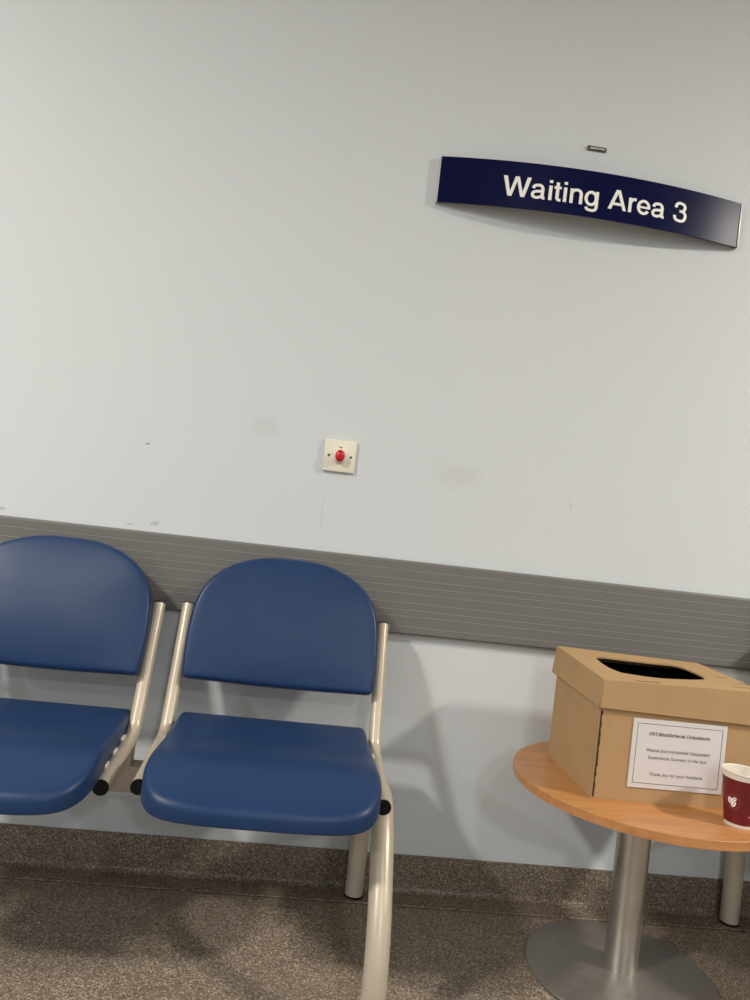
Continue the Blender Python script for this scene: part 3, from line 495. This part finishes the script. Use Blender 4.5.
# ------------------------------------------------------------------ cardboard survey box
def survey_box():
    bx0, bx1, by0, by1 = .0, .360, .0, .290
    t = thing('cardboard_box', 'brown lidded cardboard box with a printed notice, on the round table', 'box', (.6810, -.440, TZ))
    th = .004; H = .246
    bm = bmesh.new()
    add_box(bm, bx0, bx1, by0, by0+th, 0, H); f = bm_obj('front_panel', bm, M['card'], t)
    bm = bmesh.new(); add_box(bm, bx0-.001, bx0+th-.001, by0+.0045, by1, 0, H); bm_obj('side_panel', bm, M['card'], t)
    bm = bmesh.new(); add_box(bm, bx1-th, bx1, by0+.0045, by1, 0, H); bm_obj('side_panel', bm, M['card'], t)
    bm = bmesh.new(); add_box(bm, bx0+th, bx1-th, by1-th, by1, 0, H); bm_obj('back_panel', bm, M['card'], t)
    bm = bmesh.new(); add_box(bm, bx0+th, bx1-th, by0+th, by1-th, 0, th); bm_obj('bottom_panel', bm, M['card'], t)
    # torn dark seam down the front left corner
    bm = bmesh.new(); rnd = random.Random(3); z = .004; prev = None
    pts = []
    while z < .196:
        pts.append((z, .0018+rnd.random()*.0030)); z += .007
    L = [bm.verts.new((bx0+.0035-.001, by0-.0007, z)) for z, w_ in pts]; Rr = [bm.verts.new((bx0+.0035+w_, by0-.0007, z)) for z, w_ in pts]
    L2 = [bm.verts.new((bx0+.0035-.001, by0+.001, z)) for z, w_ in pts]; R2 = [bm.verts.new((bx0+.0035+w_, by0+.001, z)) for z, w_ in pts]
    for i in range(len(pts)-1):
        bm.faces.new((L[i], Rr[i], Rr[i+1], L[i+1])); bm.faces.new((Rr[i], R2[i], R2[i+1], Rr[i+1])); bm.faces.new((L[i], L[i+1], L2[i+1], L2[i])); bm.faces.new((L2[i], L2[i+1], R2[i+1], R2[i]))
    o = bm_obj('corner_seam', bm, M['seam'], t, smooth=False); o['label'] = 'dark torn corner seam'
    # vertical fold strip at the right of the front
    # black insert put inside so the lid hole comes out black
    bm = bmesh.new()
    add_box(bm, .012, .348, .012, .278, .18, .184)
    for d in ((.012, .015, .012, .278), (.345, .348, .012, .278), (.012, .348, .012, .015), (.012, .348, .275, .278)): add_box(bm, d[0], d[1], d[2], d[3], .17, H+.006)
    o = bm_obj('black_insert', bm, M['dark'], t, smooth=False); o['label'] = 'black insert seen through the lid slot'
    # lid with hexagonal slot
    g = .0055; lx0, lx1, ly0, ly1 = bx0-g, bx1+g, by0-g, by1+g; z0, z1 = .195, .2665
    lid = thing_lid = None
    bm = bmesh.new()
    outer = [(lx0, ly0), (lx1, ly0), (lx1, ly1), (lx0, ly1)]
    hole = [(.051, .110), (.060, .080), (.073, .066), (.15, .049), (.251, .071), (.276, .092), (.284, .118), (.284, .160), (.272, .222), (.213, .224), (.141, .223), (.080, .224), (.060, .206), (.052, .170)]
    hole = smooth_outline(hole, sub=3)
    def sheet(z):
        vo = [bm.verts.new((x, y, z)) for x, y in outer]; vh = [bm.verts.new((x, y, z)) for x, y in hole]
        es = [bm.edges.new((vo[i], vo[(i+1) % 4])) for i in range(4)]+[bm.edges.new((vh[i], vh[(i+1) % len(vh)])) for i in range(len(vh))]
        bmesh.ops.triangle_fill(bm, use_beauty=True, use_dissolve=False, edges=es)
        return vo, vh
    a, ah = sheet(z1); b, bh = sheet(z1-th)
    for i in range(len(hole)): j = (i+1) % len(hole); bm.faces.new((ah[i], ah[j], bh[j], bh[i]))
    for i in range(4): j = (i+1) % 4; bm.faces.new((a[i], a[j], b[j], b[i]))
    def warp(o):
        # the lid sits crooked: target heights and offsets at its four corners
        T = {(0, 0): (.261, .199, .009), (1, 0): (.268, .191, .004), (0, 1): (.278, .211, .001), (1, 1): (.2705, .205, .012)}
        for v in o.data.vertices:
            u = (v.co.x-lx0)/(lx1-lx0); q = (v.co.y-ly0)/(ly1-ly0); k = (v.co.z-z0)/(z1-z0)
            wt = {(0, 0): (1-u)*(1-q), (1, 0): u*(1-q), (0, 1): (1-u)*q, (1, 1): u*q}
            top = sum(wt[c]*T[c][0] for c in T); bot = sum(wt[c]*T[c][1] for c in T); dx = sum(wt[c]*T[c][2] for c in T)
            v.co.z = bot+(top-bot)*k; v.co.x += dx-.0055*(1-k)*(1-u)
    lid = bm_obj('lid', bm, M['card'], t, smooth=False); warp(lid)
    def flap(dims):
        bm = bmesh.new(); add_box(bm, *dims, bev=.0012, seg=1); o = bm_obj('lid_flap', bm, M['card'], lid); warp(o); return o
    flap((lx0-.002, lx1+.002, ly0-.003, ly0+.001, z0, z1+.0005)); flap((lx0-.003, lx0+.001, ly0+.001, ly1, z0-.001, z1+.0005))
    flap((lx1-.001, lx1+.003, ly0+.001, ly1, z0, z1+.0005)); flap((lx0, lx1, ly1-.001, ly1+.003, z0, z1+.0005))
    # small tab slots on the lid
    for (x, y, w_) in ((.068, .002, .056), (.305, .020, .05), (.318, .12, .03), (.335, .06, .035)):
        bm = bmesh.new(); add_box(bm, x, x+w_, y, y+.0035, z1-.001, z1+.0004); o = bm_obj('tab_slot', bm, M['seam'], lid, smooth=False); warp(o)
    # notice
    px0, px1, pz0, pz1 = .0785, .2950, .0325, .1835
    bm = bmesh.new(); add_box(bm, px0, px1, -.0022, -.0008, pz0, pz1); n = bm_obj('notice', bm, M['paper'], t, smooth=False); n['label'] = 'white printed notice with a thin black border'
    bm = bmesh.new(); i = .010; lw = .0009; y0, y1 = -.0025, -.0021
    add_box(bm, px0+i, px1-i, y0, y1, pz1-i-lw, pz1-i); add_box(bm, px0+i, px1-i, y0, y1, pz0+i, pz0+i+lw)
    add_box(bm, px0+i, px0+i+lw, y0, y1, pz0+i, pz1-i); add_box(bm, px1-i-lw, px1-i, y0, y1, pz0+i, pz1-i)
    o = bm_obj('border_line', bm, M['ink'], n, smooth=False)
    cx = (px0+px1)/2
    for body, z, width, bold in (('ENT/Maxillofacial Outpatients', .1485, .140, .012), ('Please put completed Outpatient', .1130, .145, .0), ('Experience Surveys in the box', .0970, .135, .0), ('Thank you for your feedback', .0610, .123, .0)):
        L, a0, a1 = text_letters(body); me = join_meshes(L, (-bold, 0, bold) if bold else (0,)); s = width/(a1-a0)
        for v in me.vertices: v.co = Vector((cx+(v.co.x-(a0+a1)/2)*s, -.00255, z+v.co.y*s))
        link('printed_text', me, M['ink'], n, smooth=False)
survey_box()

# ------------------------------------------------------------------ paper cup
def cup():
    t = thing('paper_cup', 'maroon paper coffee cup with cream rim, on the round table in front of the box', 'cup', (.974, -.520, TZ))
    H = .113; r0, r1 = .0285, .0415
    bm = bmesh.new()
    rr = lambda z: r0+(r1-r0)*z/H
    prof = [(0, .005), (r0-.002, .005), (r0-.002, 0), (r0, 0), (rr(H-.004), H-.004), (r1+.0016, H-.003), (r1+.0022, H-.0008), (r1+.001, H+.0006), (r1-.0008, H-.001)]
    prof += [(rr(z)-.0014, z) for z in (H-.02, .06, .01)]+[(0, .008)]
    lathe(bm, prof, 72); c = bm_obj('cup_body', bm, M['cup'], t)
    bm = bmesh.new(); z0, z1 = .007, .099
    lathe(bm, [(rr(z0), z0), (rr(z0)+.0006, z0+.0002), (rr(z1)+.0006, z1-.0002), (rr(z1), z1)], 72)
    s = bm_obj('sleeve', bm, M['maroon'], t); s['label'] = 'maroon printed band'
    # moulded rim of the lid-less lip: second ring
    # emblem: white beans inside a thin dotted ring, wrapped on the cup
    def wrap(u, z, lift=.0010): 
        a = A0+u/rr(z); r = rr(z)+lift; return Vector((r*math.cos(a), r*math.sin(a), z))
    A0 = math.radians(-90-59); zc = .052
    bm = bmesh.new()
    for (cx, cz, ang, rx, rz) in ((-.0050, .002, 1.75, .0070, .0036), (.0030, .0052, .75, .0062, .0034), (.0026, -.0042, 1.1, .0070, .0038)):
        for side in (-1, 1):
            vs = []
            for k in range(17):
                th = math.pi*k/16
                x = rx*math.cos(th); y = side*(rz*math.sin(th)+.0005)
                vs.append((cx+x*math.cos(ang)-y*math.sin(ang), cz+x*math.sin(ang)+y*math.cos(ang)))
            f = [bm.verts.new(wrap(u, zc+v, .0012)) for u, v in vs]; bm.faces.new(f)
    o = bm_obj('emblem', bm, M['white'], s, smooth=False); o['label'] = 'cream coffee-bean emblem'
    bm = bmesh.new()
    for k in range(28):
        a0 = 2*math.pi*k/28; a1 = a0+.13
        vs = [wrap(R*math.cos(a), zc+R*math.sin(a), .0012) for R, a in ((.0150, a0), (.0150, a1), (.0145, a1), (.0145, a0))]
        bm.faces.new([bm.verts.new(q) for q in vs])
    bm_obj('emblem_ring', bm, M['beige_line'], s, smooth=False)
    bm = bmesh.new()
    A0 = math.radians(-90+8)
    for k, (u, z) in enumerate(((-.004, .027), (0, .030), (.004, .026), (.001, .034), (.006, .033))):
        bm.faces.new([bm.verts.new(wrap(u+.0022*math.cos(2*math.pi*j/8), z+.0016*math.sin(2*math.pi*j/8), .0012)) for j in range(8)])
    bm_obj('print_mark', bm, M['beige_line'], s, smooth=False)
cup()

# ------------------------------------------------------------------ sign
def sign():
    sx0, sx1, z0, z1 = .247, 1.113, 1.8825, 2.0095; cx = (sx0+sx1)/2; hw = (sx1-sx0)/2
    BOW = .050
    yb = lambda x: -.013-BOW*(1-((x-cx)/hw)**2)
    t = thing('wall_sign', 'bowed navy blue Waiting Area 3 sign high on the wall', 'sign', (cx, 0, (z0+z1)/2))
    off = Vector((cx, 0, (z0+z1)/2))
    bm = bmesh.new(); n = 60; R = []
    for k in range(n+1):
        x = sx0+(sx1-sx0)*k/n; y = yb(x)
        R.append([bm.verts.new(Vector(q)-off) for q in ((x, y, z0+.0008), (x, y-.0008, z0), (x, y+.003, z0), (x, y+.003, z1), (x, y-.0008+.0008, z1), (x, y-.0008, z1-.0008))])
        for v in R[-1]: pass
    for A, B in zip(R, R[1:]):
        for k in range(6): bm.faces.new((A[k], A[(k+1) % 6], B[(k+1) % 6], B[k]))
    bm.faces.new(R[0]); bm.faces.new(R[-1][::-1])
    p = bm_obj('panel', bm, M['navy'], t); p['label'] = 'navy curved sign face'
    for x, s in ((sx0, -1), (sx1, 1)):
        b = box_obj('end_trim', (min(x, x+s*.003)-cx, max(x, x+s*.003)-cx, -.0155, -.0005, z0-off.z-.0005, z1-off.z+.0005), M['silver'], t, bev=.0008)
        b['label'] = 'silver end trim'
    b = box_obj('mounting_bracket', (-.09, .09, -.058, -.0005, -.02, .02), M['silver'], t, bev=.001)
    L, a0, a1 = sign_letters('Waiting Area 3')
    tx0, tx1, zb, cap = .4175, .942, 1.9135, .0550
    sx = (tx1-tx0)/(a1-a0); sz = cap/100
    for ch, me in L:
        for v in me.vertices:
            x = tx0+(v.co.x-a0)*sx; v.co = Vector((x, yb(x)-.0014, zb+v.co.y*sz))-off
        o = link('letter', me, M['white'], t, smooth=False)
        o['label'] = 'white letter'
sign()

# ------------------------------------------------------------------ call button
def call_button():
    t = thing('call_button', 'square cream wall plate with a red emergency push button', 'button', (.0650, 0, 1.157))
    bm = bmesh.new(); add_box(bm, -.043, .043, -.0095, -.0002, -.043, .043, bev=.003, seg=3); bm_obj('face_plate', bm, M['cream_plastic'], t)
    def disc(name, cx, cz, prof, m, par, sx=1, sz=1, n=48):
        bm = bmesh.new(); lathe(bm, prof, n)
        for v in bm.verts: v.co = Vector((cx+v.co.x*sx, -v.co.z, cz+v.co.y*sz))
        return bm_obj(name, bm, m, par)
    disc('collar', 0, 0, [(.0215, .009), (.0210, .013), (.0175, .0165), (.0150, .022), (.0125, .022)], M['cream_plastic'], t)
    dome = [(.0128, .018)]+[(.0128*math.cos(a), .024+.009*math.sin(a)) for a in [math.pi/2*k/8 for k in range(9)]]
    d = disc('push_button', 0, .0, dome, M['red'], t, 1, 1.28); d['label'] = 'red domed push button'
    for s in (-1, 1):
        disc('screw', s*.0300, 0, [(0, .0092), (.0034, .0092), (.0034, .0100), (.002, .0106), (0, .0106)], M['screw'], t, n=20)
    bm = bmesh.new(); add_box(bm, -.004, .004, -.0098, -.0090, .0225, .0250); o = bm_obj('indicator_mark', bm, M['screw'], t, smooth=False)
call_button()

# ------------------------------------------------------------------ small metal clip above the sign
def clip():
    t = thing('metal_wall_clip', 'small dark metal strip fixed to the wall above the navy sign', 'clip', (.6815, 0, 2.1035))
    bm = bmesh.new(); add_box(bm, -.027, .027, -.006, -.0002, -.0058, .0058, bev=.001); bm_obj('strip', bm, M['screw'], t)
    bm = bmesh.new(); add_box(bm, -.020, .021, -.0068, -.0055, -.003, .003, bev=.0006)
    o = bm_obj('insert', bm, M['steel'], t); o['label'] = 'pale metal insert'
clip()

# ------------------------------------------------------------------ ceiling light panels (out of frame; those behind the camera are added fill)
for i, (x, y, p, c) in enumerate(LIGHTS):
    t = thing('ceiling_and_fill_light', 'unseen square recessed ceiling light panel', 'ceiling light', (x, y, CEIL), 0, 'ceiling light panels')
    bm = bmesh.new()
    for d in ((-.18, .18, -.18, -.15), (-.18, .18, .15, .18), (-.18, -.15, -.15, .15), (.15, .18, -.15, .15)): add_box(bm, *d, -.03, -.0005)
    bm_obj('light_frame', bm, M['ceiling'], t); box_obj('diffuser', (-.15, .15, -.15, .15, -.02, -.001), M['diffuser'], t)
